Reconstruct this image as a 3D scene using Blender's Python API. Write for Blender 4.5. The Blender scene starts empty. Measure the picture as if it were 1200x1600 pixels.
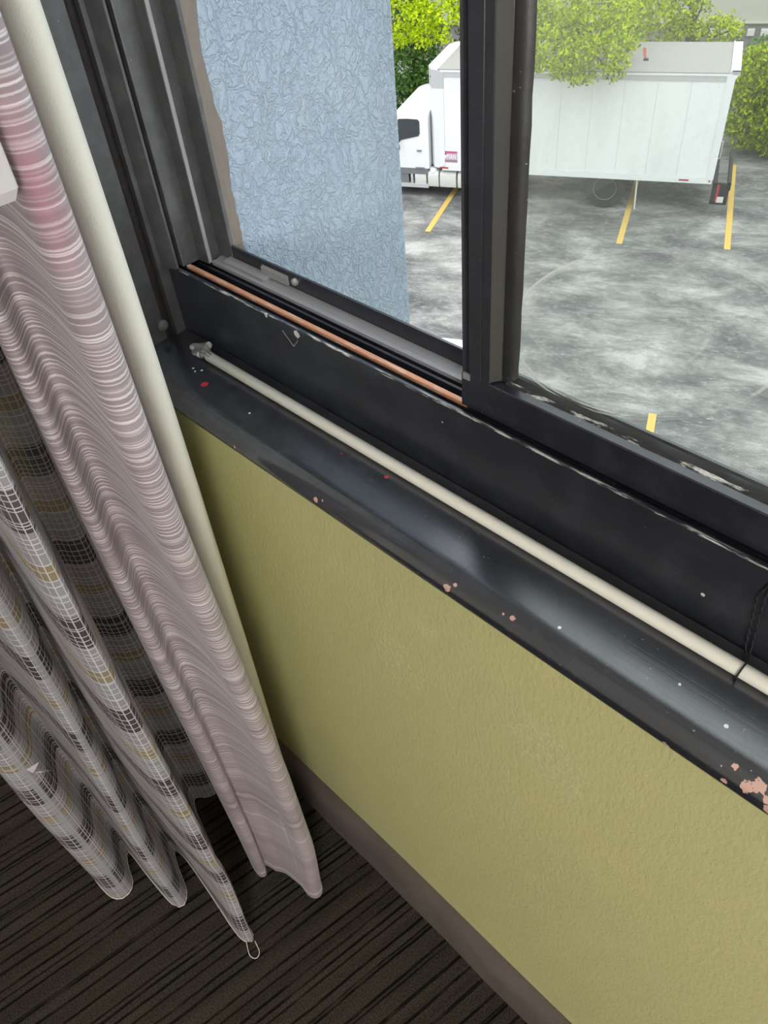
import bpy, bmesh, math, random
from mathutils import Vector, Matrix
from math import pi, sin, cos, radians as RAD
random.seed(7)
scene = bpy.context.scene
COL = scene.collection

# ------------------------------------------------------------------ camera
CAM = Vector((0.0, -0.274, 1.2))
VX, VZ = Vector((-970 - 600, -212 - 800)), Vector((735 - 600, 2060 - 800))
F = math.sqrt(-(VX.dot(VZ)))
_dn = Vector((VZ.x, VZ.y, F)).normalized(); _up = -_dn
_xx = -Vector((VX.x, VX.y, F)).normalized(); _xx = (_xx - _xx.dot(_up) * _up).normalized()
_yy = _up.cross(_xx)
R3 = Matrix((_xx, _yy, _up))
cam_d = bpy.data.cameras.new('camera'); cam = bpy.data.objects.new('camera', cam_d); COL.objects.link(cam)
cam_d.sensor_fit = 'HORIZONTAL'; cam_d.sensor_width = 36; cam_d.lens = 36 * F / 1200; cam_d.clip_start = .01; cam_d.clip_end = 300
_m = Matrix((R3 @ Vector((1, 0, 0)), R3 @ Vector((0, -1, 0)), R3 @ Vector((0, 0, -1)))).transposed().to_4x4()
_m.translation = CAM
cam.matrix_world = _m
scene.camera = cam

# ------------------------------------------------------------------ sky and exposure
SKY = 3.8
w = bpy.data.worlds.new('overcast_sky'); scene.world = w; w.use_nodes = True
wn_ = w.node_tree.nodes; wl_ = w.node_tree.links; bg = wn_['Background']; bg.inputs[0].default_value = (.90, .96, 1.0, 1)
# overcast sky: brightness rises smoothly from the horizon to three times as much at the zenith
_tc = wn_.new('ShaderNodeTexCoord'); _sx = wn_.new('ShaderNodeSeparateXYZ'); _mr = wn_.new('ShaderNodeMapRange')
wl_.new(_tc.outputs['Generated'], _sx.inputs[0]); wl_.new(_sx.outputs[2], _mr.inputs[0])
_mr.inputs[1].default_value = 0; _mr.inputs[2].default_value = 1; _mr.inputs[3].default_value = SKY / 3; _mr.inputs[4].default_value = SKY
wl_.new(_mr.outputs[0], bg.inputs[1])
scene.view_settings.view_transform = 'Standard'; scene.view_settings.look = 'None'
scene.view_settings.exposure = 0.0; scene.view_settings.gamma = 1.0; scene.view_settings.use_curve_mapping = False
FILL_LAMP = 35.0  # glow strength of the added, unseen fill lamp

# ------------------------------------------------------------------ helpers
def ray(px, py): return R3 @ Vector((px - 600, py - 800, F))

def tag(o, label=None, cat=None, group=None, kind=None):
    if label: o['label'] = label
    if cat: o['category'] = cat
    if group: o['group'] = group
    if kind: o['kind'] = kind
    return o

def empty(name, loc=(0, 0, 0), rz=0):
    o = bpy.data.objects.new(name, None); COL.objects.link(o); o.location = loc; o.rotation_euler = (0, 0, rz)
    o.empty_display_size = .1
    return o

def mesh(name, vs, fs, mat=None, parent=None, smooth=None, loc=(0, 0, 0)):
    me = bpy.data.meshes.new(name); me.from_pydata([tuple(v) for v in vs], [], fs); me.update()
    bm = bmesh.new(); bm.from_mesh(me); bmesh.ops.recalc_face_normals(bm, faces=bm.faces); bm.to_mesh(me); bm.free()
    if mat: me.materials.append(mat)
    if smooth is not None:
        me.polygons.foreach_set('use_smooth', [True] * len(me.polygons))
        if smooth < 180: me.set_sharp_from_angle(angle=RAD(smooth))
    o = bpy.data.objects.new(name, me); COL.objects.link(o); o.location = loc
    if parent: o.parent = parent
    return o

class MB:
    def __init__(s): s.v = []; s.f = []
    def add(s, vs, fs):
        n = len(s.v); s.v += [tuple(v) for v in vs]; s.f += [tuple(i + n for i in f) for f in fs]; return s
    def box(s, x0, x1, y0, y1, z0, z1):
        return s.add([(x0, y0, z0), (x1, y0, z0), (x1, y1, z0), (x0, y1, z0), (x0, y0, z1), (x1, y0, z1), (x1, y1, z1), (x0, y1, z1)],
                     [(0, 3, 2, 1), (4, 5, 6, 7), (0, 1, 5, 4), (1, 2, 6, 5), (2, 3, 7, 6), (3, 0, 4, 7)])
    def px(s, prof, x0, x1, seg=1):   # profile of (y, z) swept along x
        n = len(prof); vs = []
        for k in range(seg + 1):
            x = x0 + (x1 - x0) * k / seg
            vs += [(x, y, z) for y, z in prof]
        fs = [(k * n + i, k * n + (i + 1) % n, (k + 1) * n + (i + 1) % n, (k + 1) * n + i) for k in range(seg) for i in range(n)]
        fs += [tuple(range(n - 1, -1, -1)), tuple(seg * n + i for i in range(n))]
        return s.add(vs, fs)
    def pz(s, prof, z0, z1):   # profile of (x, y) swept along z
        n = len(prof)
        vs = [(x, y, z0) for x, y in prof] + [(x, y, z1) for x, y in prof]
        fs = [(i, (i + 1) % n, n + (i + 1) % n, n + i) for i in range(n)] + [tuple(range(n - 1, -1, -1)), tuple(range(n, 2 * n))]
        return s.add(vs, fs)
    def py(s, prof, y0, y1):   # profile of (x, z) swept along y
        n = len(prof)
        vs = [(x, y0, z) for x, z in prof] + [(x, y1, z) for x, z in prof]
        fs = [(i, (i + 1) % n, n + (i + 1) % n, n + i) for i in range(n)] + [tuple(range(n - 1, -1, -1)), tuple(range(n, 2 * n))]
        return s.add(vs, fs)
    def tube(s, pts, r, n=8):
        pts = [Vector(p) for p in pts]; vs = []; m = len(pts); prev = None
        for i, p in enumerate(pts):
            t = (pts[min(i + 1, m - 1)] - pts[max(i - 1, 0)]).normalized()
            if prev is None: prev = t.orthogonal().normalized()
            a = (prev - prev.dot(t) * t).normalized(); prev = a; b = t.cross(a)
            rr = r[i] if isinstance(r, (list, tuple)) else r
            vs += [p + rr * (cos(2 * pi * k / n) * a + sin(2 * pi * k / n) * b) for k in range(n)]
        fs = [(i * n + k, i * n + (k + 1) % n, (i + 1) * n + (k + 1) % n, (i + 1) * n + k) for i in range(m - 1) for k in range(n)]
        fs += [tuple(range(n - 1, -1, -1)), tuple((m - 1) * n + k for k in range(n))]
        return s.add(vs, fs)
    def lathe(s, prof, c=(0, 0, 0), n=24, axis='z'):   # prof of (r, h)
        vs = []
        for r, h in prof:
            for k in range(n):
                a = 2 * pi * k / n; p = (r * cos(a), r * sin(a), h)
                if axis == 'y': p = (p[0], p[2], p[1])
                if axis == 'x': p = (p[2], p[0], p[1])
                vs.append((p[0] + c[0], p[1] + c[1], p[2] + c[2]))
        m = len(prof)
        fs = [(i * n + k, i * n + (k + 1) % n, (i + 1) * n + (k + 1) % n, (i + 1) * n + k) for i in range(m - 1) for k in range(n)]
        fs += [tuple(range(n - 1, -1, -1)), tuple((m - 1) * n + k for k in range(n))]
        return s.add(vs, fs)
    def build(s, name, mat, parent=None, smooth=None, loc=(0, 0, 0)):
        return mesh(name, s.v, s.f, mat, parent, smooth, loc)

def catmull(pts, step):
    P = [Vector(p) for p in pts]; P = [2 * P[0] - P[1]] + P + [2 * P[-1] - P[-2]]; out = []
    for i in range(1, len(P) - 2):
        n = max(2, int((P[i + 1] - P[i]).length / step))
        for k in range(n):
            t = k / n; a, b, c, d = P[i - 1], P[i], P[i + 1], P[i + 2]
            out.append(.5 * ((2 * b) + (c - a) * t + (2 * a - 5 * b + 4 * c - d) * t * t + (3 * b - a - 3 * c + d) * t ** 3))
    out.append(P[-2]); return out

def sstep(a, b, x):
    t = max(0, min(1, (x - a) / (b - a))); return t * t * (3 - 2 * t)

# ------------------------------------------------------------------ materials
class NT:
    def __init__(s, name):
        s.m = bpy.data.materials.new(name); s.m.use_nodes = True; s.t = s.m.node_tree
        s.t.nodes.clear(); s.out = s.t.nodes.new('ShaderNodeOutputMaterial')
    def n(s, typ, ins=None, **kw):
        nd = s.t.nodes.new('ShaderNode' + typ)
        for k, v in kw.items(): setattr(nd, k, v)
        for k, v in (ins or {}).items(): s.set(nd.inputs[k], v)
        return nd
    def set(s, sock, v):
        if isinstance(v, bpy.types.NodeSocket): s.t.links.new(v, sock)
        elif isinstance(v, bpy.types.Node): s.t.links.new(v.outputs[0], sock)
        elif isinstance(v, (tuple, list)) and len(v) == 3 and sock.type == 'RGBA': sock.default_value = (*v, 1)
        else: sock.default_value = v
    def co(s, kind='Object'): return s.n('TexCoord').outputs[kind]
    def math(s, op, a, b=0.0, c=0.0): return s.n('Math', {0: a, 1: b, 2: c}, operation=op).outputs[0]
    def xyz(s, v): return s.n('SeparateXYZ', {0: v}).outputs
    def comb(s, x, y, z): return s.n('CombineXYZ', {0: x, 1: y, 2: z}).outputs[0]
    def scale(s, v, sc): return s.n('Mapping', {0: v, 3: sc}).outputs[0]
    def rot(s, v, r, sc=(1, 1, 1)): return s.n('Mapping', {0: v, 2: r, 3: sc}).outputs[0]
    def noise(s, v, sc, det=4, rough=.55, dist=0): return s.n('TexNoise', {'Vector': v, 'Scale': sc, 'Detail': det, 'Roughness': rough, 'Distortion': dist}).outputs[0]
    def ramp(s, f, stops, interp='LINEAR'):
        r = s.n('ValToRGB', {0: f}); cr = r.color_ramp; cr.interpolation = interp
        while len(cr.elements) < len(stops): cr.elements.new(.5)
        for e, (p, c) in zip(cr.elements, stops):
            e.position = p; e.color = (*c, 1) if isinstance(c, (tuple, list)) else (c, c, c, 1)
        return r.outputs[0]
    def mix(s, f, a, b):
        nd = s.n('Mix', data_type='RGBA'); s.set(nd.inputs[0], f); s.set(nd.inputs[6], a); s.set(nd.inputs[7], b); return nd.outputs[2]
    def maprange(s, v, a, b, c=0.0, d=1.0): return s.n('MapRange', {0: v, 1: a, 2: b, 3: c, 4: d}).outputs[0]
    def bump(s, h, dist=.001, st=1.0, nrm=None):
        d = {'Height': h, 'Distance': dist, 'Strength': st}
        if nrm: d['Normal'] = nrm
        return s.n('Bump', d).outputs[0]
    def pbr(s, col, rough=.5, metal=0, spec=.5, normal=None, **kw):
        d = {'Base Color': col, 'Roughness': rough, 'Metallic': metal, 'Specular IOR Level': spec}
        if normal: d['Normal'] = normal
        for k, v in kw.items(): d[k.replace('_', ' ')] = v
        return s.n('BsdfPrincipled', d).outputs[0]
    def fin(s, sh): s.set(s.out.inputs[0], sh); return s.m

def plain(name, col, rough=.5, metal=0, spec=.5, var=.0, bump=0, bs=200):
    t = NT(name); c = col; nrm = None
    if var:
        nz = t.noise(t.co(), 12, 4); c = t.mix(nz, tuple(x * (1 - var) for x in col), tuple(min(1, x * (1 + var)) for x in col))
    if bump: nrm = t.bump(t.noise(t.co(), bs, 3), bump)
    return t.fin(t.pbr(c, rough, metal, spec, nrm))

def spot_mask(t, co, spots, noise_amp=.004, nsc=180):
    """union of irregular blobs at measured places"""
    nz = t.math('MULTIPLY', t.math('SUBTRACT', t.noise(co, nsc, 4, .6), .5), noise_amp * 2)
    tot = None
    for p, r in spots:
        d = t.n('VectorMath', {0: co, 1: p}, operation='DISTANCE').outputs[1]
        v = t.math('LESS_THAN', t.math('ADD', d, t.math('MULTIPLY', nz, min(1, r / .005))), r)
        tot = v if tot is None else t.math('MAXIMUM', tot, v)
    return tot

M = {}
def black_paint(name, rough=.33, streak=True, extra=None, base=(.013, .0145, .021), spec=.75, coat=0.0):
    t = NT(name); co = t.co()
    dust = t.noise(co, 45, 6, .65); fine = t.noise(co, 900, 2)
    c = t.mix(t.maprange(dust, .45, .8), base, tuple(b * 1.9 + .004 for b in base))
    specks = t.math('GREATER_THAN', t.noise(co, 420, 1, .3), .80)
    c = t.mix(t.math('MULTIPLY', specks, .35), c, (.45, .45, .43))
    r = t.maprange(t.noise(co, 22, 2), .3, .7, rough - .03, rough + .05)
    h = t.noise(t.scale(co, (6, 420, 420)), 1.0, 3) if streak else t.noise(co, 260, 3)
    nrm = t.bump(t.math('ADD', h, t.math('MULTIPLY', fine, .12)), .00013 if streak else .0002, .6)
    if extra: c = extra(t, co, c)
    return t.fin(t.pbr(c, r, 0, spec, nrm, Coat_Weight=coat, Coat_Roughness=rough * .8))

def scrape_edge(t, co, c):   # bare white metal where the paint has rubbed off the lip
    x, y, z = t.xyz(co)
    n = t.noise(t.scale(co, (38, 300, 300)), 1.0, 5, .7)
    near = t.math('MULTIPLY', t.math('GREATER_THAN', z, .8657), t.math('LESS_THAN', y, .0588))
    m = t.math('MULTIPLY', near, t.maprange(n, .50, .58))
    c = t.mix(m, c, (.45, .44, .42))
    scr = spot_mask(t, co, [((-.472, .057, .8625), .0035), ((-.512, .057, .866), .002), ((-.0995, .057, .8225), .0012), ((-.31, .057, .85), .0008)], .006, 300)
    return t.mix(scr, c, (.5, .5, .48))
M['frame'] = black_paint('black_frame_paint', .34, True, scrape_edge)
M['black'] = black_paint('black_gloss_paint', .3)
M['jamb'] = black_paint('dusty_dark_grey_jamb_paint', .36, False, None, (.050, .051, .053))

def sill_extra(t, co, c):
    pink = spot_mask(t, co, [((-.4862, -.0165, .7814), .0022), ((-.3793, -.0165, .7835), .0024), ((-.372, -.0172, .787), .0012), ((-.2407, -.0165, .784), .003), ((-.236, -.0150, .789), .0018),
        ((-.1882, -.0120, .7905), .0018), ((-.195, -.013, .790), .0010), ((-.071, -.0165, .7780), .0026), ((-.0414, -.0165, .7895), .0020), ((-.0350, -.0125, .7908), .0019), ((-.032, -.013, .7905), .0010),
        ((-.0205, -.0135, .7893), .0038), ((-.0250, -.0165, .7862), .0034), ((-.0142, -.0165, .7867), .0022), ((-.036, -.0185, .781), .0018), ((-.0110, -.018, .7815), .003)], .0045, 420)
    c = t.mix(pink, c, (.55, .33, .27))
    red = spot_mask(t, co, [((-.5694, .0124, .7938), .0036), ((-.3463, .0297, .7945), .0018), ((-.395, .0262, .7943), .0011)], .0012, 300)
    c = t.mix(red, c, (.42, .02, .035))
    wh = spot_mask(t, co, [((-.600, .021, 0.7942), .0011), ((-.590, .024, 0.7943), .0012), ((-.594, .019, 0.7941), .0009), ((-.50, .012, 0.7937), .0010), ((-.16, .0, 0.7930), .0012), ((-.05, .005, 0.7933), .0013), ((-.083, .012, 0.7937), .0009)], .001, 300)
    return t.mix(wh, c, (.7, .7, .68))
M['sill'] = black_paint('black_sill_paint', .25, True, sill_extra, spec=1.0, coat=.8)

t = NT('olive_green_wall_paint'); co = t.co()
big = t.noise(co, 5, 3); peel = t.noise(t.rot(co, (0, .6, 0), (240, 240, 110)), 1.0, 3, .6); mott = t.noise(co, 26, 5, .6)
c = t.mix(t.maprange(big, .3, .7), (.50, .465, .215), (.465, .455, .225))
c = t.mix(t.math('MULTIPLY', t.maprange(mott, .55, .75), .35), c, (.56, .52, .30))
scuff = t.math('MULTIPLY', spot_mask(t, co, [((-.155, 0, .63), .035), ((-.32, 0, .60), .03)], .03, 40), t.maprange(t.noise(co, 210, 3), .52, .6))
c = t.mix(t.math('MULTIPLY', scuff, .5), c, (.64, .57, .36))
M['green'] = t.fin(t.pbr(c, .42, 0, .45, t.bump(t.math('ADD', peel, t.math('MULTIPLY', mott, .5)), .0012, .7)))

M['white_wall'] = plain('off_white_wall_paint', (.72, .70, .66), .8, var=.03, bump=.001)
M['ceiling'] = plain('white_ceiling_paint', (.8, .79, .76), .85, bump=.001)

t = NT('striped_carpet'); co = t.co(); rc = t.rot(co, (0, 0, RAD(9)))
x, y, z = t.xyz(rc)
wob = t.math('MULTIPLY', t.math('SUBTRACT', t.noise(t.scale(rc, (20, 7, 1)), 1.0, 3), .5), .006)
xs = t.math('ADD', x, wob)
def groove(freq, seed, wd):
    c_ = t.math('MULTIPLY', xs, freq); cell = t.math('FLOOR', c_); fr = t.math('FRACT', c_)
    off = t.n('TexWhiteNoise', {'W': t.math('ADD', cell, seed)}, noise_dimensions='1D').outputs[0]
    d = t.math('ABSOLUTE', t.math('SUBTRACT', fr, t.math('MULTIPLY_ADD', off, .6, .2)))
    return t.maprange(d, wd * .4, wd, 1, 0)
gap = t.maprange(t.noise(t.comb(t.math('MULTIPLY', x, 30), t.math('MULTIPLY', y, 14), 0), 1.0, 3), .36, .5)
gr = t.math('MULTIPLY', t.math('MAXIMUM', groove(44, 3.0, .11), t.math('MULTIPLY', groove(29, 40.0, .06), .8)), t.math('MULTIPLY_ADD', gap, .55, .45))
tone = t.noise(t.comb(t.math('MULTIPLY', xs, 38), t.math('MULTIPLY', y, 2.5), 3), 1.0, 2)
pile = t.noise(co, 420, 4, .75); big = t.noise(co, 6, 3); loops = t.noise(t.comb(t.math('MULTIPLY', xs, 240), t.math('MULTIPLY', y, 150), 0), 1.0, 2)
c = t.mix(t.maprange(tone, .35, .65), (.048, .040, .033), (.088, .074, .058))
c = t.mix(t.math('MULTIPLY', t.maprange(big, .5, .72), .30), c, (.10, .066, .036))
c = t.mix(t.maprange(pile, .38, .66, 0, 1), t.mix(.55, c, (0, 0, 0)), t.mix(.22, c, (.20, .17, .13)))
c = t.mix(t.math('MULTIPLY', gr, .9), c, (.007, .006, .006))
hgt = t.math('ADD', t.math('MULTIPLY', gr, -1.2), t.math('ADD', t.math('MULTIPLY', pile, 1.2), t.math('MULTIPLY', loops, .6)))
M['carpet'] = t.fin(t.pbr(c, .95, 0, .1, t.bump(hgt, .004, 1.0)))
M['base'] = plain('taupe_carpet_base', (.12, .097, .088), .9, spec=.1, var=.25, bump=.0015, bs=700)

t = NT('blue_stucco'); co = t.co()
wc = t.n('VectorMath', {0: t.rot(co, (.5, 0, 0), (1, 1.0, .7)), 1: t.n('VectorMath', {0: t.n('TexNoise', {'Vector': co, 'Scale': 30, 'Detail': 3}).outputs[1], 3: .03}, operation='SCALE').outputs[0]}, operation='ADD').outputs[0]
n1 = t.noise(wc, 130, 3, .55, .5); n2 = t.noise(co, 330, 3); n0 = t.noise(co, 38, 3)
fold = t.math('ABSOLUTE', t.math('SUBTRACT', n1, .5))
h = t.math('ADD', t.maprange(fold, 0, .10, .0, .7), t.math('ADD', t.math('MULTIPLY', n1, .9), t.math('ADD', t.math('MULTIPLY', n2, .5), t.math('MULTIPLY', n0, .6))))
c = t.mix(t.maprange(t.noise(co, 14, 4), .3, .7), (.265, .335, .405), (.295, .36, .43))
M['stucco'] = t.fin(t.pbr(c, .62, 0, .35, t.bump(h, .0022, .75)))
t = NT('grey_brown_sealant'); co = t.co()
M['sealant'] = t.fin(t.pbr(t.mix(t.noise(co, 60, 4), (.13, .112, .095), (.19, .168, .145)), .7, 0, .3, t.bump(t.noise(t.scale(co, (200, 200, 25)), 1.0, 3), .002)))
M['caulk'] = plain('reddish_brown_old_caulk', (.014, .009, .009), .6, var=.4, bump=.001)
M['grey_alu'] = plain('grey_aluminium_track', (.30, .30, .31), .5, .35, var=.12, bump=.0005)
M['dark_alu'] = plain('dark_grey_aluminium', (.05, .05, .052), .45, .2, var=.3, bump=.0004)
t = NT('worn_copper_track'); co = t.co()
wn = t.noise(t.scale(co, (60, 300, 300)), 1.0, 4)
M['copper'] = t.fin(t.pbr(t.mix(t.maprange(wn, .5, .72), (.50, .23, .13), (.62, .50, .42)), .5, .25, .5))
M['seal'] = black_paint('black_rubber_seal', .4, False, None, (.012, .012, .013))
t = NT('white_sealant_bead'); co = t.co()
m = t.maprange(t.noise(t.scale(co, (45, 200, 200)), 1.0, 5, .7), .53, .63)
M['bead'] = t.fin(t.pbr(t.mix(m, (.02, .02, .022), (.55, .55, .53)), .35, 0, .5, t.bump(t.noise(co, 150, 3), .001)))
M['olive_strip'] = plain('grey_olive_anodised_strip', (.050, .050, .046), .4, .1, var=.15)

# window glass: clear sheet, dirt film with circular scratches that daylight catches
t = NT('dirty_window_glass'); co = t.co(); x, y, z = t.xyz(co)
film = t.noise(t.scale(co, (9, 9, 6)), 1.0, 5, .6); fine = t.noise(co, 380, 3, .7)
d0 = t.maprange(film, .35, .75, .014, .075)
corner = t.math('MULTIPLY', t.maprange(x, -.26, -.15, 1, 0), .055)
d0 = t.math('ADD', t.math('MULTIPLY', t.math('ADD', d0, corner), t.maprange(fine, .2, .7, .7, 1.2)), 0)
def ringmask(cx, cz, a, b, ang, wd, st):
    dx = t.math('SUBTRACT', x, cx); dz = t.math('SUBTRACT', z, cz)
    u = t.math('DIVIDE', t.math('ADD', t.math('MULTIPLY', dx, cos(ang)), t.math('MULTIPLY', dz, sin(ang))), a)
    v = t.math('DIVIDE', t.math('SUBTRACT', t.math('MULTIPLY', dz, cos(ang)), t.math('MULTIPLY', dx, sin(ang))), b)
    r = t.math('SQRT', t.math('ADD', t.math('MULTIPLY', u, u), t.math('MULTIPLY', v, v)))
    band = t.math('LESS_THAN', t.math('ABSOLUTE', t.math('SUBTRACT', r, 1)), wd)
    brk = t.maprange(t.noise(co, 22, 3), .40, .58, .15, 1)
    return t.math('MULTIPLY', t.math('MULTIPLY', band, brk), st)
rings = t.math('MAXIMUM', ringmask(-.185, .956, .0883, .0496, .42, .012, .60), ringmask(-.20, .962, .060, .034, .35, .018, .22))
dirt = t.math('MINIMUM', t.math('ADD', d0, rings), .6)
fac_ = t.n('LayerWeight', {0: .5}).outputs[1]
lw = t.math('MULTIPLY_ADD', t.math('POWER', fac_, 5.0), .95, .028)
clear = t.n('BsdfTransparent', {0: (.93, .955, .94)}).outputs[0]
gl = t.n('BsdfGlossy', {0: (1, 1, 1), 'Roughness': .02}).outputs[0]
sh = t.n('MixShader', {0: lw, 1: clear, 2: gl}).outputs[0]
ds = t.n('AddShader', {0: t.n('BsdfTranslucent', {0: (.37, .365, .32)}).outputs[0], 1: t.n('BsdfDiffuse', {0: (.22, .22, .21)}).outputs[0]}).outputs[0]
M['glass'] = t.fin(t.n('MixShader', {0: dirt, 1: sh, 2: ds}).outputs[0])
t = NT('clear_plastic')
M['clear'] = t.fin(t.pbr((.95, .96, .96), .08, 0, .5, t.bump(t.noise(t.co(), 200, 2), .0004), Transmission_Weight=.9, IOR=1.46))
M['steel'] = plain('bright_steel_wire', (.6, .6, .6), .25, 1)
M['rod'] = plain('ivory_plastic_rod', (.70, .68, .61), .38, spec=.5, var=.03)
M['wand'] = plain('white_plastic', (.50, .48, .48), .4, var=.05)
M['thread'] = plain('black_thread', (.012, .012, .014), .8)
M['white_thread'] = plain('white_thread', (.62, .6, .58), .9)

def cloth(t, col, normal=None, rough=.8, trans=.3, alpha=None, sheen=.0, spec=.2):
    a = t.pbr(col, rough, 0, spec, normal, Sheen_Weight=sheen)
    b = t.n('BsdfTranslucent', {0: col}).outputs[0]
    s_ = t.n('MixShader', {0: trans, 1: a, 2: b}).outputs[0]
    if alpha is not None: s_ = t.n('MixShader', {0: alpha, 1: t.n('BsdfTransparent').outputs[0], 2: s_}).outputs[0]
    return t.fin(s_)

# mauve curtain woven with fine pale weft lines
t = NT('mauve_striped_satin'); uv = t.co('UV'); u, v, _ = t.xyz(uv)
vv = t.math('ADD', v, t.math('MULTIPLY', t.math('SUBTRACT', t.noise(t.comb(t.math('MULTIPLY', u, 16), t.math('MULTIPLY', v, 10), 0), 1.0, 2), .5), .004))
def threads(freq, seed, width, lo):   # irregular weft lines, each with its own strength
    c_ = t.math('MULTIPLY', vv, freq); cell = t.math('FLOOR', c_); fr = t.math('FRACT', c_)
    off = t.n('TexWhiteNoise', {'W': t.math('ADD', cell, seed)}, noise_dimensions='1D').outputs[0]
    st = t.n('TexWhiteNoise', {'W': t.math('ADD', cell, seed + 377.3)}, noise_dimensions='1D').outputs[0]
    d = t.math('ABSOLUTE', t.math('SUBTRACT', fr, t.math('MULTIPLY_ADD', off, .7, .15)))
    return t.math('MULTIPLY', t.maprange(d, width * .45, width, 1, 0), t.maprange(st, lo, 1, .0, 1))
fineL = t.math('MAXIMUM', threads(290, 3.0, .20, .1), threads(187, 61.0, .15, .25)); midL = threads(88, 17.0, .085, .1)
band = t.maprange(t.noise(t.comb(0, t.math('MULTIPLY', vv, 22), 1.3), 1.0, 2), .35, .65); broad = threads(19, 5.0, .09, .0)
low = t.maprange(v, .12, .50)
col = t.mix(band, (.30, .235, .255), (.40, .325, .35))
col = t.mix(t.math('MULTIPLY', t.math('MAXIMUM', fineL, midL), t.math('MULTIPLY_ADD', low, .72, .10)), col, (.86, .82, .83))
col = t.mix(t.math('MULTIPLY', broad, t.math('MULTIPLY_ADD', low, -.30, .45)), col, (.80, .74, .75))
nr = t.bump(t.math('ADD', t.math('MULTIPLY', fineL, .6), t.noise(t.scale(uv, (900, 900, 1)), 1.0, 2)), .0004, .5)
stain = t.math('MULTIPLY', t.maprange(t.n('VectorMath', {0: t.comb(u, t.math('MULTIPLY', v, .28), 0), 1: (.376, 1.05 * .28, 0)}, operation='DISTANCE').outputs[1], .0, .018, 1, 0), .42)
col = t.mix(stain, col, (.52, .15, .24))
M['striped'] = cloth(t, col, nr, .6, .22, None, .3, .35)

# sheer plaid curtain
t = NT('sheer_plaid'); uv = t.co('UV'); u, v, _ = t.xyz(uv)
ph = t.math('FRACT', t.math('ADD', t.math('DIVIDE', t.math('SUBTRACT', v, .745), .13), 20.0))   # one colour repeat every 13 cm
base = t.ramp(ph, [(0, (.38, .355, .39)), (.10, (.39, .395, .43)), (.30, (.42, .44, .48)), (.31, (.36, .28, .165)), (.44, (.40, .385, .42)), (.50, (.39, .36, .395)), (.68, (.38, .345, .38)), (.69, (.06, .048, .058)), (.985, (.06, .048, .058)), (.99, (.38, .355, .39))], 'CONSTANT')
def lines(coord, freq, seed, width):   # irregular thin threads
    c_ = t.math('MULTIPLY', coord, freq); cell = t.math('FLOOR', c_); fr = t.math('FRACT', c_)
    off = t.n('TexWhiteNoise', {'W': t.math('ADD', cell, seed)}, noise_dimensions='1D').outputs[0]
    return t.math('LESS_THAN', t.math('ABSOLUTE', t.math('SUBTRACT', fr, t.math('MULTIPLY_ADD', off, .6, .2))), width)
hl = t.math('MAXIMUM', lines(v, 120, 5.0, .055), lines(v, 53, 50.0, .028))
vl = t.math('MAXIMUM', lines(u, 92, 9.0, .042), lines(u, 41, 91.0, .022))
vb = lines(u, 7.5, 33.0, .028)
wv = t.noise(t.scale(uv, (1800, 1800, 1)), 1.0, 2)
col = t.mix(t.maprange(wv, .3, .7, 0, .15), base, (.48, .46, .48))
ln = t.math('MAXIMUM', hl, vl)
col = t.mix(t.math('MULTIPLY', ln, .85), col, (.78, .76, .79))
col = t.mix(t.math('MULTIPLY', vb, .8), col, (.50, .50, .54))
al = t.math('MINIMUM', t.math('ADD', t.maprange(wv, .35, .65, .80, .95), t.math('MULTIPLY', ln, .3)), .97)
M['plaid'] = cloth(t, col, t.bump(t.math('ADD', wv, ln), .0003, .5), .7, .42, al)
t = NT('cream_blackout_liner'); co = t.co()
M['liner'] = cloth(t, t.mix(t.noise(co, 18, 4), (.70, .69, .60), (.76, .755, .68)), t.bump(t.noise(co, 700, 2), .0003), .7, .15)

# ------------------------------------------------------------------ room shell
X0, X1, Y0, ZC = -1.55, 3.1, -3.7, 2.5       # room extents
WL, WR, SILL, WT = -.667, 1.5, .7926, 2.15   # window opening
def struct(o): o['kind'] = 'structure'; return o
struct(MB().box(X0 - .1, X1 + .1, Y0 - .1, .1, -.2, 0).build('floor', M['carpet']))
struct(MB().box(X0 - .1, X1 + .1, Y0 - .1, .1, ZC, ZC + .2).build('ceiling', M['ceiling']))
struct(MB().box(X0 - .1, X0, Y0, .1, 0, ZC).build('wall_left', M['white_wall']))
struct(MB().box(X1, X1 + .1, Y0, .1, 0, ZC).build('wall_right', M['white_wall']))
struct(MB().box(X0 - .1, X1 + .1, Y0 - .1, Y0, 0, ZC).build('wall_back', M['white_wall']))
wf = MB().box(X0, X1, 0, .13, 0, .775).box(X0, WL - .008, 0, .13, .775, ZC).box(WR, X1, 0, .13, .775, ZC).box(WL - .008, WR, 0, .13, WT, ZC).build('wall_front', M['green'])
struct(wf)
# grey-black painted reveal of the opening
MB().pz([(WL - .008, 0), (WL, 0), (WL, .036), (WL - .004, .037), (WL - .004, .0455), (WL + .003, .0462), (WL + .003, .0505), (WL + .003, .057), (WL - .008, .057)], .78, WT).build('window_reveal', M['jamb'], wf)
MB().pz([(WL - .004, .037), (WL - .0025, .040), (WL - .0032, .0455), (WL - .004, .0455)], .793, WT).build('old_caulk', M['caulk'], wf)
# little grey plug on the reveal
MB().lathe([(.0062, 0), (.0060, .002), (.004, .0042), (.001, .005)], (WL, .0342, .8102), 14, 'x').build('plug', M['clear'], wf, 60)

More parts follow.
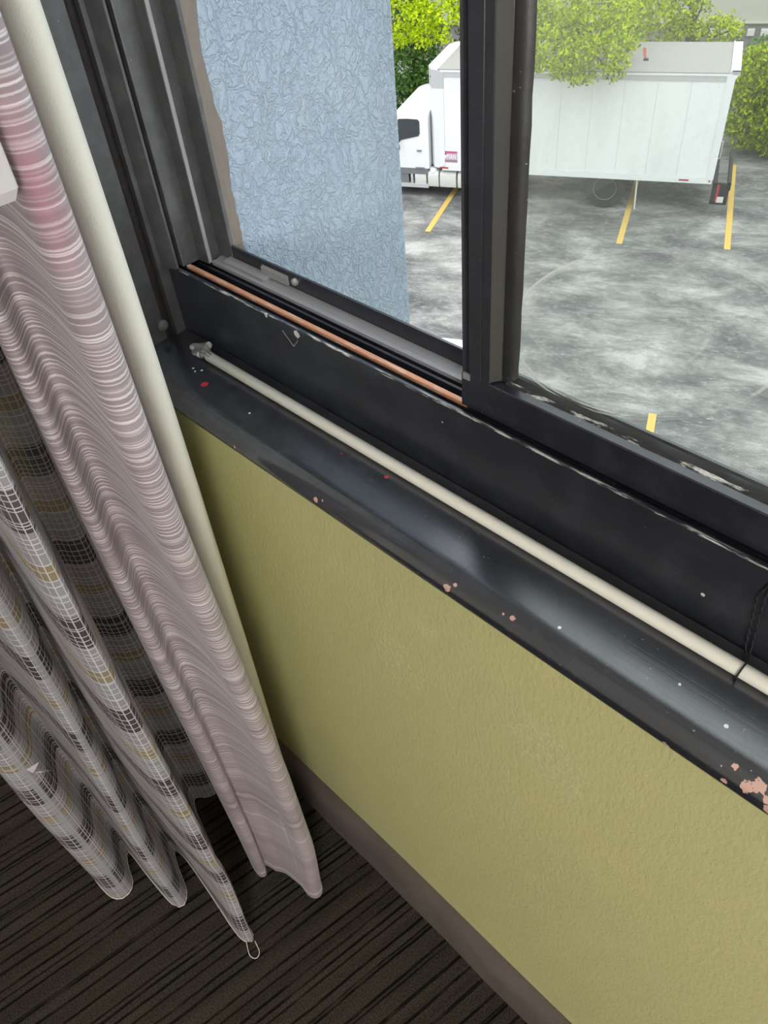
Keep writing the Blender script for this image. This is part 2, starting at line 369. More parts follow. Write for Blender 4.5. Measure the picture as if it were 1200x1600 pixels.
# baseboard: soft carpet strip, slightly bulging off the wall
rows = []
bb = MB(); N = 120
vs = []
for k in range(N + 1):
    xx = X0 + (X1 - X0) * k / N
    b = .0025 * sin(xx * 17 + 1) + .002 * sin(xx * 41)
    kink = .006 * math.exp(-((xx + .31) / .03) ** 2)
    zt = .094 + .003 * sin(xx * 13)
    vs += [(xx, 0, 0), (xx, -.017 + b * .3, 0), (xx, -.0165 + b * .5 - kink * .5, .05), (xx, -.0150 + b - kink, zt - .016), (xx, -.010 + b - kink * .6, zt - .006), (xx, -.001, zt), (xx, 0, zt)]
fs = [(k * 7 + i, k * 7 + i + 1, (k + 1) * 7 + i + 1, (k + 1) * 7 + i) for k in range(N) for i in range(6)]
struct(mesh('baseboard_front', vs, fs, M['base'], None, 50))

# window sill board with a rounded nose
prof = [(.0565, .778), (.0565, .7968), (.053, .7957), (.046, .7952), (.020, .7942), (0, .7930), (-.0055, .79265), (-.0066, .7921), (-.0098, .7910), (-.013, .7896), (-.0158, .7874), (-.0178, .7843), (-.0186, .7805), (-.0178, .7765), (-.0160, .7735), (-.0120, .7705), (-.006, .7700), (0, .7700), (0, .778)]
sill = MB().px(prof, WL, WR, 60).build('window_sill', M['sill'], None, 50); sill.name = 'trim_1'; struct(sill)
tag(sill, 'black glossy window sill with rounded nose and chipped paint above the olive wall')

# ------------------------------------------------------------------ window frame, tracks and sash
win = empty('window_1', (0, 0, 0)); struct(win)
tag(win, 'black metal sliding window with its left half open')
MB().px([(.057, .780), (.057, .8663), (.0574, .867), (.0602, .867), (.0606, .8625), (.0660, .8620), (.0660, .8645), (.0712, .8645), (.0716, .8575), (.0805, .8575), (.081, .8635), (.0835, .8635), (.084, .8595), (.0865, .8595), (.0865, .8640), (.0995, .866), (.0995, .8830), (.1018, .8830), (.1020, .862), (.128, .855), (.128, .780)], WL, WR, 40).build('frame_sill', M['frame'], win)
MB().px([(.0664, .8643), (.0664, .8668), (.0670, .8674), (.0706, .8674), (.0711, .8668), (.0711, .8643)], WL + .022, -.2955).build('copper_rail', M['copper'], win)
MB().px([(.0868, .8640), (.0868, .8672), (.0905, .8680), (.0912, .8672), (.0992, .8692), (.0992, .8660)], WL + .035, WR).build('outer_rail', M['grey_alu'], win)
MB().px([(.0905, .868), (.0905, .8705), (.0990, .8720), (.0990, .868)], WL + .05, WL + .11).build('weep_clip', M['grey_alu'], win)
fl = MB(); fl.px([(.0972, .870), (.0972, .8765), (.0994, .8785), (.0994, .870)], WL + .1, WL + .137); fl.lathe([(.0035, 0), (.003, -.003), (.001, -.004)], (WL + .147, .0995, .8765), 10, 'y')
fl.build('latch_plate', M['grey_alu'], win)
# jamb profile (x, y)
jp = [(-.672, .0505), (-.664, .0505), (-.6500, .0566), (-.648, .0573), (-.648, .0595), (-.6485, .0600), (-.660, .0605), (-.660, .0640), (-.6485, .0645), (-.648, .0655), (-.648, .0825), (-.6325, .0830), (-.632, .0835), (-.632, .0872), (-.6345, .0875), (-.6345, .0985), (-.6135, .0990), (-.613, .0995), (-.613, .1025), (-.640, .103), (-.672, .103)]
MB().pz(jp, .866, WT).build('frame_jamb', M['jamb'], win)
MB().pz([(-.6325, .0834), (-.6314, .0836), (-.6314, .0870), (-.6325, .0872)], .867, WT).build('jamb_fin', M['grey_alu'], win)
MB().pz([(WR - .02, .057), (WR, .057), (WR, .103), (WR - .02, .103)], .8675, WT).build('frame_jamb', M['jamb'], win)
MB().box(WL, WR, .057, .103, WT - .03, WT).build('frame_head', M['jamb'], win)
# sliding sash
SL, SR, SB, ST = -.298, WR - .02, .8676, WT - .035
sash = MB()
sash.px([(.0650, SB), (.0650, .8935), (.0656, .8945), (.0715, .8952), (.0722, .8935), (.0760, .8935), (.0760, SB + .001), (.0712, SB + .001), (.0712, SB)], SL, SR, 30)
sash.pz([(-.298, .0700), (-.298, .0660), (-.2955, .0655), (-.2945, .0675), (-.2925, .0675), (-.2915, .0650), (-.2812, .0645), (-.2806, .0652), (-.2800, .0645), (-.2745, .0645), (-.2738, .0650), (-.2736, .0690), (-.2690, .0730), (-.2690, .0762), (-.298, .0770)], .8940, ST)
sash.pz([(-.298, .0700), (-.298, .0660), (-.2955, .0655), (-.2945, .0675), (-.2925, .0675), (-.2915, .0650), (-.2915, .0770), (-.298, .0770)], SB + .0005, .8940)
sash.box(SR - .03, SR, .065, .077, .8952, ST).box(SL, SR, .065, .077, ST - .04, ST)
so = sash.build('sash', M['black'], win, None)
MB().pz([(-.2736, .0648), (-.2692, .0722), (-.2700, .0728), (-.2742, .0655)], .896, ST).build('glazing_strip', M['olive_strip'], so)
gs = MB(); 
vs = []; NN = 90
for k in range(NN + 1):   # lumpy seal down the stile
    z_ = .8935 + (ST - .8935) * k / NN; b = .0002 * sin(z_ * 310) + .00015 * sin(z_ * 733)
    vs += [(-.2690, .0728, z_), (-.2655, .0726, z_), (-.2612 + b, .0748, z_), (-.2596 + b, .0779, z_), (-.269, .0779, z_)]
gs.add(vs, [(k * 5 + i, k * 5 + (i + 1) % 5, (k + 1) * 5 + (i + 1) % 5, (k + 1) * 5 + i) for k in range(NN) for i in range(5)])
gs.build('glazing_seal', M['seal'], so, 50)
vs = []; NN = 200; gb = MB()
for k in range(NN + 1):
    x_ = -.2655 + (SR + .2655) * k / NN; b = .0006 * sin(x_ * 260) + .0005 * sin(x_ * 571 + 1)
    vs += [(x_, .0716, .8950), (x_, .0732, .8965 + b), (x_, .0768, .8985 + b * .5), (x_, .0779, .8990), (x_, .0779, .893), (x_, .0722, .893)]
gb.add(vs, [(k * 6 + i, k * 6 + (i + 1) % 6, (k + 1) * 6 + (i + 1) % 6, (k + 1) * 6 + i) for k in range(NN) for i in range(6)])
gb.build('glazing_seal', M['seal'], so, 50)
vs = []; NN = 160; wb = MB()
for k in range(NN + 1):   # strip of shiny white sealant laid on the rail, thinning to the right
    x_ = -.2645 + .62 * k / NN; h_ = .0005 + .0003 * sin(x_ * 190) + .0002 * sin(x_ * 420)
    if x_ > -.05: h_ *= .75
    vs += [(x_, .0712, .8951), (x_, .0722, .8958 + h_), (x_, .0731 + h_ * .3, .8968 + h_ * .8), (x_, .0735, .895)]
wb.add(vs, [(k * 4 + i, k * 4 + (i + 1) % 4, (k + 1) * 4 + (i + 1) % 4, (k + 1) * 4 + i) for k in range(NN) for i in range(4)])
wb.build('sealant_bead', M['bead'], so, 60)
MB().box(-.2690, SR - .02, .0780, .0812, .8935, ST - .02).build('glass_pane', M['glass'], so)
MB().box(-.2962, -.2905, .0641, .0655, .8905, .8955).build('corner_clip', M['grey_alu'], so)
# fine white scratches on the black frame face (a small triangle scored in the paint)
sc = MB()
for a_, b_ in [((-.4915, .8585), (-.4790, .8478)), ((-.4790, .8478), (-.4720, .8560))]:
    sc.tube([(a_[0], .0569, a_[1]), (b_[0], .0569, b_[1])], .0003, 5)
sc.build('scratch', M['grey_alu'], win)

# ------------------------------------------------------------------ exterior pier of blue stucco
pier = MB(); PX, PY1 = -.616, .334
NY, NZ = 4, 60
pier.box(-1.6, PX, .1035, PY1, -7.7, 3.4)
po = pier.build('stucco_pier', M['stucco']); bv = po.modifiers.new('edge', 'BEVEL'); bv.width = .006; bv.segments = 3
tag(po, 'pale blue rough stucco wall pier just outside the open window half', 'wall')
# jagged sealant lapping from the frame on to the pier
vs = []; NN = 260; rnd = random.Random(3); jag = 0
for k in range(NN + 1):
    z_ = .80 + (WT - .80) * k / NN
    jag = jag * .82 + rnd.uniform(-1, 1) * .0011
    e = .1165 + jag + .0012 * sin(z_ * 47)
    vs += [(-.6165, .1028, z_), (-.6137, .1028, z_), (-.6134, .108, z_), (-.6141, e - .002, z_), (-.6165, e, z_)]
sm = MB().add(vs, [(k * 5 + i, k * 5 + (i + 1) % 5, (k + 1) * 5 + (i + 1) % 5, (k + 1) * 5 + i) for k in range(NN) for i in range(5)])
sm.build('sealant', M['sealant'], po, 40)

# ------------------------------------------------------------------ curtain rod lying on the sill
rod = empty('curtain_rod', (-.5966, .0386, SILL + .0023))
tag(rod, 'thin ivory plastic curtain rod lying along the black window sill', 'rod')
rz = .0051
MB().tube([(0, 0, rz), (.0006, 0, rz), (.30, .0008, rz - .0002), (.62, .0016, rz - .0001), (1.0, .0024, rz)], [.0042, .0049, .0049, .0049, .0049], 20).build('shaft', M['rod'], rod, 50)
hk = []
for k in range(15):   # hook of clear plastic
    a = RAD(-30 + 250 * k / 14); hk.append((-.010 - .0065 + .0075 * cos(a), .002 + .0085 * sin(a), .0060 + .002 * sin(a * 2)))
MB().tube([(.004, 0, rz + .001), (-.004, -.001, rz + .002)] + hk, [.0036, .004] + [.0042 - .0001 * k for k in range(15)], 12).build('clear_hook', M['clear'], rod, 60)
MB().lathe([(.003, 0), (.0075, .0008), (.0078, .0026), (.003, .0036)], (-.018, .001, .001), 18).build('hook_tab', M['clear'], rod, 50)
MB().tube([(-.006, -.004, .0085), (0, -.0038, .0095), (.006, -.0034, .0088), (.0085, -.002, .0085), (.007, -.0008, .0102), (.0, -.0012, .0112)], .0006, 6).build('wire_clip', M['steel'], rod, 60)

# black thread tied round the rod and trailing over the frame
th = empty('thread', (-.0605, .0394, SILL + .0023))
tag(th, 'fine black thread looped round the ivory rod and over the frame', 'thread')
ring = [(0.0004 * sin(a * 1.0), .0053 * cos(a), .0050 + .0055 * sin(a)) for a in [2 * pi * k / 18 for k in range(19)]]
MB().tube(ring, .0006, 6).build('loop', M['thread'], th, 60)
def twist(p, q, amp, n=40):
    out = []
    for k in range(n + 1):
        s_ = k / n; p_ = Vector(p).lerp(Vector(q), s_); out.append((p_.x + amp * sin(s_ * 40), p_.y - .0007 - abs(amp) * .4, p_.z))
    return out
base_ = th.location
def L(v): return (v[0] - base_.x, v[1] - base_.y, v[2] - base_.z)
s1 = [L(v) for v in [(-.0600, .0440, .8020), (-.0622, .0530, .8005)] + twist((-.0635, .0565, .803), (-.0668, .0565, .851), .0004) + [(-.064, .0562, .864), (-.05, .0575, .8680), (.02, .060, .8682), (.12, .0595, .8680)]]
s2 = [L(v) for v in [(-.0606, .0448, .8012), (-.0650, .0540, .8002)] + twist((-.0668, .0565, .803), (-.0705, .0565, .845), -.0005) + [(-.066, .0562, .862), (-.05, .0585, .8680), (.02, .0588, .8681)]]
MB().tube(s1, .0005, 6).build('strand', M['thread'], th, 60)
MB().tube(s2, .0005, 6).build('strand', M['thread'], th, 60)

# ------------------------------------------------------------------ curtains
def curtain(name, mat, ctrl, zb, zt, warp, rows=120, thick=0, hem=None, parent=None):
    path = catmull([(x, y, 0) for x, y in ctrl], .004); n = len(path)
    us = [0]
    for i in range(1, n): us.append(us[-1] + (path[i] - path[i - 1]).length)
    vs = []; uvs = []
    for r in range(rows + 1):
        s_ = r / rows; s_ = s_ ** 1.25
        for i, p in enumerate(path):
            z0 = zb(us[i]) if callable(zb) else zb
            z_ = z0 + (zt - z0) * s_
            x_, y_, z_ = warp(p.x, p.y, z_, us[i])
            vs.append((x_, y_, z_)); uvs.append((us[i], z_))
    fs = [(r * n + i, r * n + i + 1, (r + 1) * n + i + 1, (r + 1) * n + i) for r in range(rows) for i in range(n - 1)]
    me = bpy.data.meshes.new(name); me.from_pydata(vs, [], fs); me.materials.append(mat)
    uvl = me.uv_layers.new(name='UVMap')
    for lp in me.loops: uvl.data[lp.index].uv = uvs[lp.vertex_index]
    me.polygons.foreach_set('use_smooth', [True] * len(me.polygons)); me.update()
    o = bpy.data.objects.new(name, me); COL.objects.link(o)
    if parent: o.parent = parent
    if thick:
        sd = o.modifiers.new('thickness', 'SOLIDIFY'); sd.thickness = thick; sd.offset = 0
    return o, vs[:n], us

TOP = 2.40
# cream liner nearest the glass
lc = empty('blackout_curtain', (0, 0, 0)); tag(lc, 'plain cream blackout curtain hanging closest to the window', 'curtain', 'curtains drawn aside at the window corner')
def wl(x, y, z, u):
    g = sstep(.55, .05, z)
    return x - .010 * g * sstep(.12, .0, abs(x + .5)), y + .0022 * sin(z * 5.1 + u * 9), z
curtain('cloth', M['liner'], [(-.86, -.040), (-.72, -.030), (-.60, -.031), (-.545, -.040), (-.515, -.0505), (-.5005, -.0590), (-.4985, -.0680), (-.5035, -.0745), (-.514, -.0755), (-.532, -.068), (-.56, -.060), (-.64, -.056), (-.74, -.055)], .012, TOP, wl, 90, .0014, parent=lc)

# mauve striped curtain
mc = empty('striped_curtain', (0, 0, 0)); tag(mc, 'mauve satin curtain with fine white horizontal lines between plaid and cream curtains', 'curtain', 'curtains drawn aside at the window corner')
def wm(x, y, z, u):
    nose = sstep(-.55, -.455, x)
    lowk = sstep(.86, .30, z) - .45 * sstep(.16, .0, z)
    x += .030 * sstep(-.463, -.495, x) * sstep(-.131, -.121, y) * sstep(-.110, -.114, y) * sstep(.55, .03, z)
    return x + .003 * sin(z * 4.2 + u * 7), y + .0195 * nose * lowk + .0018 * sin(z * 6.3 + u * 25) * (1 - nose * .6), z
curtain('cloth', M['striped'], [(-.80, -.094), (-.66, -.093), (-.56, -.094), (-.50, -.0955), (-.457, -.0985), (-.4415, -.1040), (-.4360, -.1130), (-.4400, -.1205), (-.4500, -.1235), (-.4680, -.1210), (-.500, -.1165), (-.5270, -.1165), (-.5350, -.1235), (-.5240, -.1340), (-.5150, -.1415), (-.5180, -.1480), (-.5330, -.1475), (-.5750, -.1360), (-.6400, -.1180)],
        .014, TOP, wm, 130, .0012, parent=mc)

# sheer plaid curtain
pc = empty('sheer_curtain', (0, 0, 0)); tag(pc, 'sheer grey plaid curtain with white grid lines and tan bands in deep folds', 'curtain', 'curtains drawn aside at the window corner')
def wp(x, y, z, u):
    up = sstep(.15, 1.0, z)
    cy = -.12
    y2 = cy + (y - cy) * (1 - .13 * up)
    k = sstep(.28, .20, z) * sstep(.03, .18, z) * sstep(-.56, -.47, x)      # the twist near the hem of the front fold
    return x + .006 * sin(z * 5.5 + u * 11) * sstep(-.45, -.6, x) - .012 * k, y2 + .004 * sin(z * 7.1 + u * 16) + .006 * k, z
pctrl = [(-.74, -.116), (-.705, -.110), (-.688, -.1105), (-.682, -.119), (-.690, -.134), (-.702, -.146), (-.68, -.158), (-.60, -.174), (-.50, -.1950), (-.4640, -.2010), (-.4590, -.2075), (-.4660, -.2150), (-.4900, -.2185), (-.56, -.2160), (-.63, -.2120), (-.648, -.2160), (-.630, -.2235), (-.592, -.2320), (-.577, -.2420), (-.576, -.2500), (-.590, -.2570), (-.650, -.2600), (-.705, -.2640), (-.690, -.2760), (-.657, -.2880), (-.646, -.3020), (-.649, -.3160), (-.668, -.3250), (-.72, -.3260), (-.84, -.318), (-.98, -.31)]
po_, hemline, us_ = curtain('cloth', M['plaid'], pctrl, .016, TOP, wp, 150, 0, parent=pc)
MB().tube(hemline[::2], .0011, 6).build('hem_stitch', M['white_thread'], pc, 80)
tip = min(range(len(hemline)), key=lambda i: abs(hemline[i][0] + .46) + abs(hemline[i][1] + .205))
tx, ty, tz = hemline[tip]
MB().tube(catmull([(tx - .016, ty - .003, .014), (tx - .006, ty - .010, .008), (tx + .008, ty - .016, .0035), (tx + .017, ty - .012, .003), (tx + .015, ty - .004, .006), (tx + .002, ty, .014)], .0015), .0006, 6).build('loose_thread', M['white_thread'], pc, 80)
# shred of white lint caught on the outer fold
lint = MB().add([(0, 0, 0), (.003, .006, .010), (.006, -.006, .004), (.004, -.009, .014), (.006, .004, -.008), (.003, .010, -.016), (.005, .001, -.002)], [(0, 2, 1), (1, 2, 3), (0, 4, 2), (0, 5, 4), (4, 6, 2)]).build('lint_shred', M['wand'], None, None, (-.6425, -.291, .392))
tag(lint, 'small white shred of lint stuck to the outer plaid fold', 'lint')

# white wand hanging between the folds of the mauve curtain
wd = empty('curtain_wand', (-.4330, -.1370, 1.049)); tag(wd, 'flat white plastic curtain wand hanging beside the mauve curtain fold', 'wand')
wp_ = [(-.0020, 0)] + [(.0022, 0)]
MB().pz([(-.003, -.008), (.003, -.008), (.0042, -.0068), (.0042, .0068), (.003, .008), (-.003, .008), (-.0042, .0068), (-.0042, -.0068)], .006, TOP - 1.049).build('shaft', M['wand'], wd)
MB().add([(-.003, -.008, .006), (.003, -.008, .006), (.0042, -.0068, .006), (.0042, .0068, .006), (.003, .008, .006), (-.003, .008, .006), (-.0042, .0068, .006), (-.0042, -.0068, .006), (-.002, -.0045, 0), (.002, -.0045, 0), (.002, .0045, 0), (-.002, .0045, 0)],
         [(8, 9, 10, 11), (0, 1, 9, 8), (1, 2, 9), (2, 3, 10, 9), (3, 4, 10), (4, 5, 11, 10), (5, 6, 11), (6, 7, 8, 11), (7, 0, 8)]).build('end_cap', M['wand'], wd)

# ceiling rail that carries the curtains
rail = empty('curtain_rail', (0, 0, TOP)); tag(rail, 'white ceiling rail carrying the three curtains', 'rail')
MB().box(-1.2, 2.0, -.36, -.025, 0, .03).build('track', M['wand'], rail)
for xx in (-1.0, .4, 1.8): MB().box(xx - .02, xx + .02, -.22, -.16, .03, ZC - TOP).build('bracket', M['wand'], rail)

# ------------------------------------------------------------------ unseen fill lamp, added behind the camera to brighten the olive wall
t = NT('added_fill_glow'); M['globe'] = t.fin(t.n('Emission', {0: (1.0, .97, .93), 1: FILL_LAMP}).outputs[0])
M['brass'] = plain('dark_bronze_metal', (.08, .07, .06), .4, .8)
fl_ = empty('added_fill_lamp', (1.6, -1.5, 0)); tag(fl_, 'unseen fill lamp with bronze stand and glowing globe, added to brighten the room', 'lamp')
MB().lathe([(.15, 0), (.15, .015), (.03, .03), (.012, .04)], (0, 0, 0), 28).build('base', M['brass'], fl_, 40)
MB().tube([(0, 0, .03), (0, 0, 1.02)], .012, 12).build('pole', M['brass'], fl_, 40)
GR = .32
MB().lathe([(.02, -GR)] + [(GR * sin(a), -GR * cos(a)) for a in [pi * k / 16 for k in range(1, 16)]] + [(.01, GR)], (0, 0, 1.02 + GR), 28).build('globe', M['globe'], fl_, 180)

# ================================================================== outside: the yard two storeys below
GZ = -7.7
YO = Vector((-8.44, 18.64, GZ)); YA = math.atan2(.4385, .8986)
E1, E2 = Vector((cos(YA), sin(YA), 0)), Vector((-sin(YA), cos(YA), 0))
def yard(x, y, z=0): return YO + E1 * x + E2 * y + Vector((0, 0, z))
def at(px, py, y):   # a photo direction met with the upright plane at depth y of the yard; returns yard coordinates
    d = ray(px, py); c = CAM - YO
    k = (y - c.dot(E2)) / d.dot(E2); p = c + d * k
    return Vector((p.dot(E1), p.dot(E2), p.z))

t = NT('stained_asphalt'); co = t.co()
st = t.scale(co, (1.0, 1.7, 1))
n1 = t.noise(st, .5, 9, .72, .3); n2 = t.noise(st, 4.5, 7, .75); n3 = t.noise(co, 30, 4, .7); cr = t.noise(t.scale(co, (1, 4, 1)), 5, 3, .7)
c = t.ramp(n1, [(.36, (.075, .074, .073)), (.46, (.135, .131, .124)), (.55, (.24, .232, .212)), (.64, (.40, .385, .35))])
c = t.mix(t.maprange(n2, .54, .70, 0, .7), c, (.38, .37, .345))
c = t.mix(t.maprange(cr, .60, .72, 0, .6), c, (.5, .49, .47))
c = t.mix(t.maprange(n3, .35, .7, .0, .35), c, (.07, .07, .075))
M['asphalt'] = t.fin(t.pbr(c, .85, 0, .25, t.bump(n3, .01)))
g = mesh('parking_lot', [(-45, -17, 0), (45, -17, 0), (45, 40, 0), (-45, 40, 0)], [(0, 1, 2, 3)], M['asphalt']); g.location = YO; g.rotation_euler = (0, 0, YA)
struct(g); g.name = 'ground'
t = NT('yellow_line_paint'); co = t.co()
M['yellow'] = t.fin(t.pbr(t.mix(t.maprange(t.noise(co, 14, 4), .52, .68, 0, .7), (.56, .36, .07), (.30, .26, .18)), .8))

def ypx(px, py, h=0):   # photo direction met with the ground
    d = ray(px, py); p = CAM + d * ((GZ + h - CAM.z) / d.z) - YO
    return Vector((p.dot(E1), p.dot(E2), 0))
lw_ = .07
lab = ['faded yellow parking line running under the truck cab', 'yellow parking line ending below the truck axle', 'yellow parking line beside the truck rear bumper', 'short yellow parking line stub out on the open asphalt']
for (p, q), lb in zip([((668, 362), None), ((967, 381), None), ((1136, 390), None), ((1011, 700), (1016, 646))], lab):
    a = ypx(*p); b = ypx(*q) if q else Vector((a.x, 3.4, 0))
    o = empty('parking_line', yard(a.x, a.y, 0), YA); bpy.data.objects.remove(o)
    o = MB().box(-lw_, lw_, 0, b.y - a.y, .0, .006).build('parking_line', M['yellow']); o.location = yard(a.x, a.y, .0); o.rotation_euler = (0, 0, YA)
    tag(o, lb, 'parking line', 'yellow parking lines')

# ---------------- box truck
M['tw'] = plain('white_truck_paint', (.74, .74, .73), .35, var=.02)
t = NT('dirty_white_panel'); co = t.co()
dn = t.noise(t.scale(co, (1.2, 1, .35)), 1.6, 5, .6); sp = t.math('GREATER_THAN', t.noise(co, 9, 1, .3), .76)
c = t.mix(t.maprange(dn, .45, .8, 0, .5), (.78, .78, .76), (.62, .63, .61)); c = t.mix(t.math('MULTIPLY', sp, .3), c, (.35, .35, .35))
M['panel'] = t.fin(t.pbr(c, .45))
M['roof'] = plain('weathered_beige_roof', (.27, .255, .23), .7, var=.18)
M['alu'] = plain('dull_aluminium_rail', (.50, .50, .49), .5, .2, var=.1)
M['tgrey'] = plain('grey_truck_metal', (.16, .165, .17), .6, var=.2)
M['tdark'] = plain('dark_chassis', (.02, .02, .022), .7, var=.2)
M['tyre'] = plain('black_tyre', (.018, .018, .018), .85)
M['tank'] = plain('cream_white_tank', (.60, .595, .55), .5, var=.08)
M['red'] = plain('red_marker', (.36, .02, .03), .5)
M['glassdark'] = plain('dark_cab_glass', (.05, .055, .06), .12, spec=.6)
M['rim'] = plain('pale_wheel_rim', (.85, .82, .74), .5)
tr = empty('box_truck', YO, YA); tag(tr, 'white box truck with a weathered roof parked under the trees', 'truck')
BL = -6.98; BW = 2.5; BZ0, BZ1 = .78, 3.22
core = MB().box(BL + .15, -.02, .02, BW - .02, BZ0 + .05, BZ1 - .02).build('cargo_box', M['panel'], tr)
npan = 9; xs0, xs1 = BL + .20, -.14
for k in range(npan):
    a = xs0 + (xs1 - xs0) * k / npan; b = xs0 + (xs1 - xs0) * (k + 1) / npan
    MB().box(a + .002, b - .002, .003, .02, BZ0 + .13, BZ1 - .16).build('side_panel', M['panel'], core)
MB().box(BL + .12, -.05, -.012, .03, BZ1 - .16, BZ1 - .02).build('top_rail', M['alu'], tr)
MB().box(BL + .12, -.05, -.022, .03, BZ1 - .045, BZ1 - .005).build('top_rail_lip', M['tw'], tr)
MB().box(BL + .12, -.02, -.012, .03, BZ0, BZ0 + .125).build('bottom_rail', M['tw'], tr)
MB().box(BL + .05, -.06, -.005, BW, BZ1 - .02, BZ1 + .02).build('roof', M['roof'], tr)
fr = MB().py([(-.16, BZ0 + .1), (.0, BZ0 + .1), (.02, BZ1 - .12), (.10, BZ1 + .02), (.10, BZ1 + .05), (-.08, BZ1 + .05), (-.16, BZ1 - .05)], -.018, .07)
fr.py([(-.16, BZ0 + .1), (.0, BZ0 + .1), (.02, BZ1 - .12), (.10, BZ1 + .02), (.10, BZ1 + .05), (-.08, BZ1 + .05), (-.16, BZ1 - .05)], BW - .07, BW + .018)
fr.box(-.10, .10, -.018, BW + .018, BZ1 - .02, BZ1 + .05)
fr.build('rear_frame', M['tw'], tr)
MB().box(-.06, .0, .07, BW - .07, BZ0 + .1, BZ1 - .1).build('rear_door', M['tgrey'], tr)
MB().tube([(.0, .10, 1.75), (.05, .10, 1.75), (.05, .10, 1.35), (.0, .10, 1.35)], .014, 8).build('grab_handle', M['alu'], tr, 60)
fc = MB().pz([(BL - .24, .30), (BL - .12, .08), (BL + .06, -.012), (BL + .2, -.012), (BL + .2, BW), (BL - .24, BW - .3)], BZ0 + .05, BZ1 - .42).build('front_wall', M['tw'], tr)
MB().pz([(BL - .26, .28), (BL - .13, .06), (BL + .06, -.018), (BL + .2, -.018), (BL + .2, BW), (BL - .26, BW - .28)], BZ1 - .42, BZ1 - .01).build('front_cap', M['alu'], tr)
MB().pz([(BL - .26, .28), (BL - .13, .06), (BL + .06, -.018), (BL + .06, BW + .018), (BL - .13, BW - .06), (BL - .26, BW - .28)], BZ1 - .01, BZ1 + .022).build('front_roof_edge', M['tw'], tr)
MB().box(BL - .19, BL - .165, .12, .16, BZ1 - .20, BZ1 - .17).build('marker_light', M['red'], tr)
for a, b in ((-.79, -.56), (-.10, -.06), (BL + .05, BL + .29)): MB().box(a, b, -.02, -.010, BZ0 + .05, BZ0 + .085).build('marker_light', M['red'], tr)
# red streak and a small dark knot on the roof
MB().add([(-2.20, 1.95, BZ1 + .022), (-2.12, 1.95, BZ1 + .022), (-2.06, 1.30, BZ1 + .022), (-2.00, .90, BZ1 + .022), (-2.05, .92, BZ1 + .022), (-2.13, 1.35, BZ1 + .022)], [(0, 1, 2, 3, 4, 5)]).build('roof_patch', M['red'], tr)
MB().box(-2.08, -1.97, .86, .98, BZ1 + .02, BZ1 + .05).build('roof_vent', M['tdark'], tr)
# chassis, wheels, bumper
MB().box(BL - 1.4, -.1, .75, 1.75, .55, .78).build('chassis', M['tdark'], tr)
def wheel(x, y):
    wv_ = MB().lathe([(.28, -.14), (.47, -.14), (.50, -.10), (.50, .10), (.47, .14), (.28, .14)], (x, y, .50), 32, 'y').build('tyre', M['tyre'], tr, 40)
    MB().lathe([(.02, -.05), (.10, -.06), (.20, -.035), (.245, -.11), (.285, -.142), (.285, .1), (.02, .1)], (x, y, .50), 32, 'y').build('rim', M['rim'], wv_, 40)
for x_, y_ in ((-2.55, .20), (-2.55, 2.30), (-9.35, .22), (-9.35, 2.28)): wheel(x_, y_)
MB().box(.02, .42, .05, .13, .30, .78).box(.02, .12, .05, 2.4, .70, .80).box(.36, .44, .05, 2.4, .62, .78).box(.02, .42, .05, .13, .26, .34).build('rear_bumper', M['tdark'], tr)
MB().box(.13, .19, .035, .06, .34, .75).build('tail_light', M['red'], tr)
MB().box(.17, .33, .035, .055, .32, .46).build('number_plate', M['tank'], tr)
MB().tube([(-1.78, .06, .76), (-1.75, .05, .02)], .022, 8).build('support_pole', M['tank'], tr)
# cab with rounded roof, sloping hood
cabp = [(-7.24, .78), (-7.24, 2.20), (-7.34, 2.25), (-7.95, 2.25), (-8.12, 2.20), (-8.25, 2.08), (-8.40, 1.90), (-8.56, 1.66), (-8.62, 1.56), (-9.10, 1.50), (-9.75, 1.38), (-9.95, 1.20), (-10.0, .70), (-9.85, .55), (-8.6, .60), (-8.55, .78)]
cb = MB(); n = len(cabp); vs = []
for yy, dz in ((.04, -.16), (.07, -.08), (.16, -.03), (.40, 0), (2.10, 0), (2.34, -.03), (2.43, -.08), (2.46, -.16)):
    for x_, z_ in cabp: vs.append((x_, yy, z_ + (dz if z_ > 1.15 else 0)))
fs = [(r * n + i, r * n + (i + 1) % n, (r + 1) * n + (i + 1) % n, (r + 1) * n + i) for r in range(7) for i in range(n)] + [tuple(range(n - 1, -1, -1)), tuple(7 * n + i for i in range(n))]
cab = cb.add(vs, fs).build('cab', M['tw'], tr, 50)
MB().py([(-7.51, 1.62), (-7.47, 1.68), (-7.47, 1.98), (-7.52, 2.03), (-7.80, 2.04), (-8.04, 2.03), (-8.20, 1.80), (-8.26, 1.46), (-8.02, 1.50)], .02, .06).build('door_window', M['glassdark'], cab)
MB().tube([(-8.03, .03, 1.50), (-8.05, -.10, 1.46), (-8.0, -.14, 1.36)], .02, 8).build('mirror_arm', M['tdark'], cab)
MB().box(-8.07, -8.0, -.20, -.10, 1.30, 1.42).build('mirror', M['tdark'], cab)
MB().box(-7.56, -7.44, -.005, .03, 1.235, 1.265).build('door_handle', M['tgrey'], cab)
MB().box(-7.62, -7.36, .0, .03, .80, .812).build('door_badge', M['tgrey'], cab)
MB().box(-8.6, -7.28, .04, .5, .62, .78).build('rocker', M['tgrey'], tr)
MB().box(-8.6, -7.28, .03, .45, .26, .36).build('step', M['alu'], tr)
MB().box(-8.5, -7.85, .06, .45, .36, .62).build('battery_box', M['tgrey'], tr)
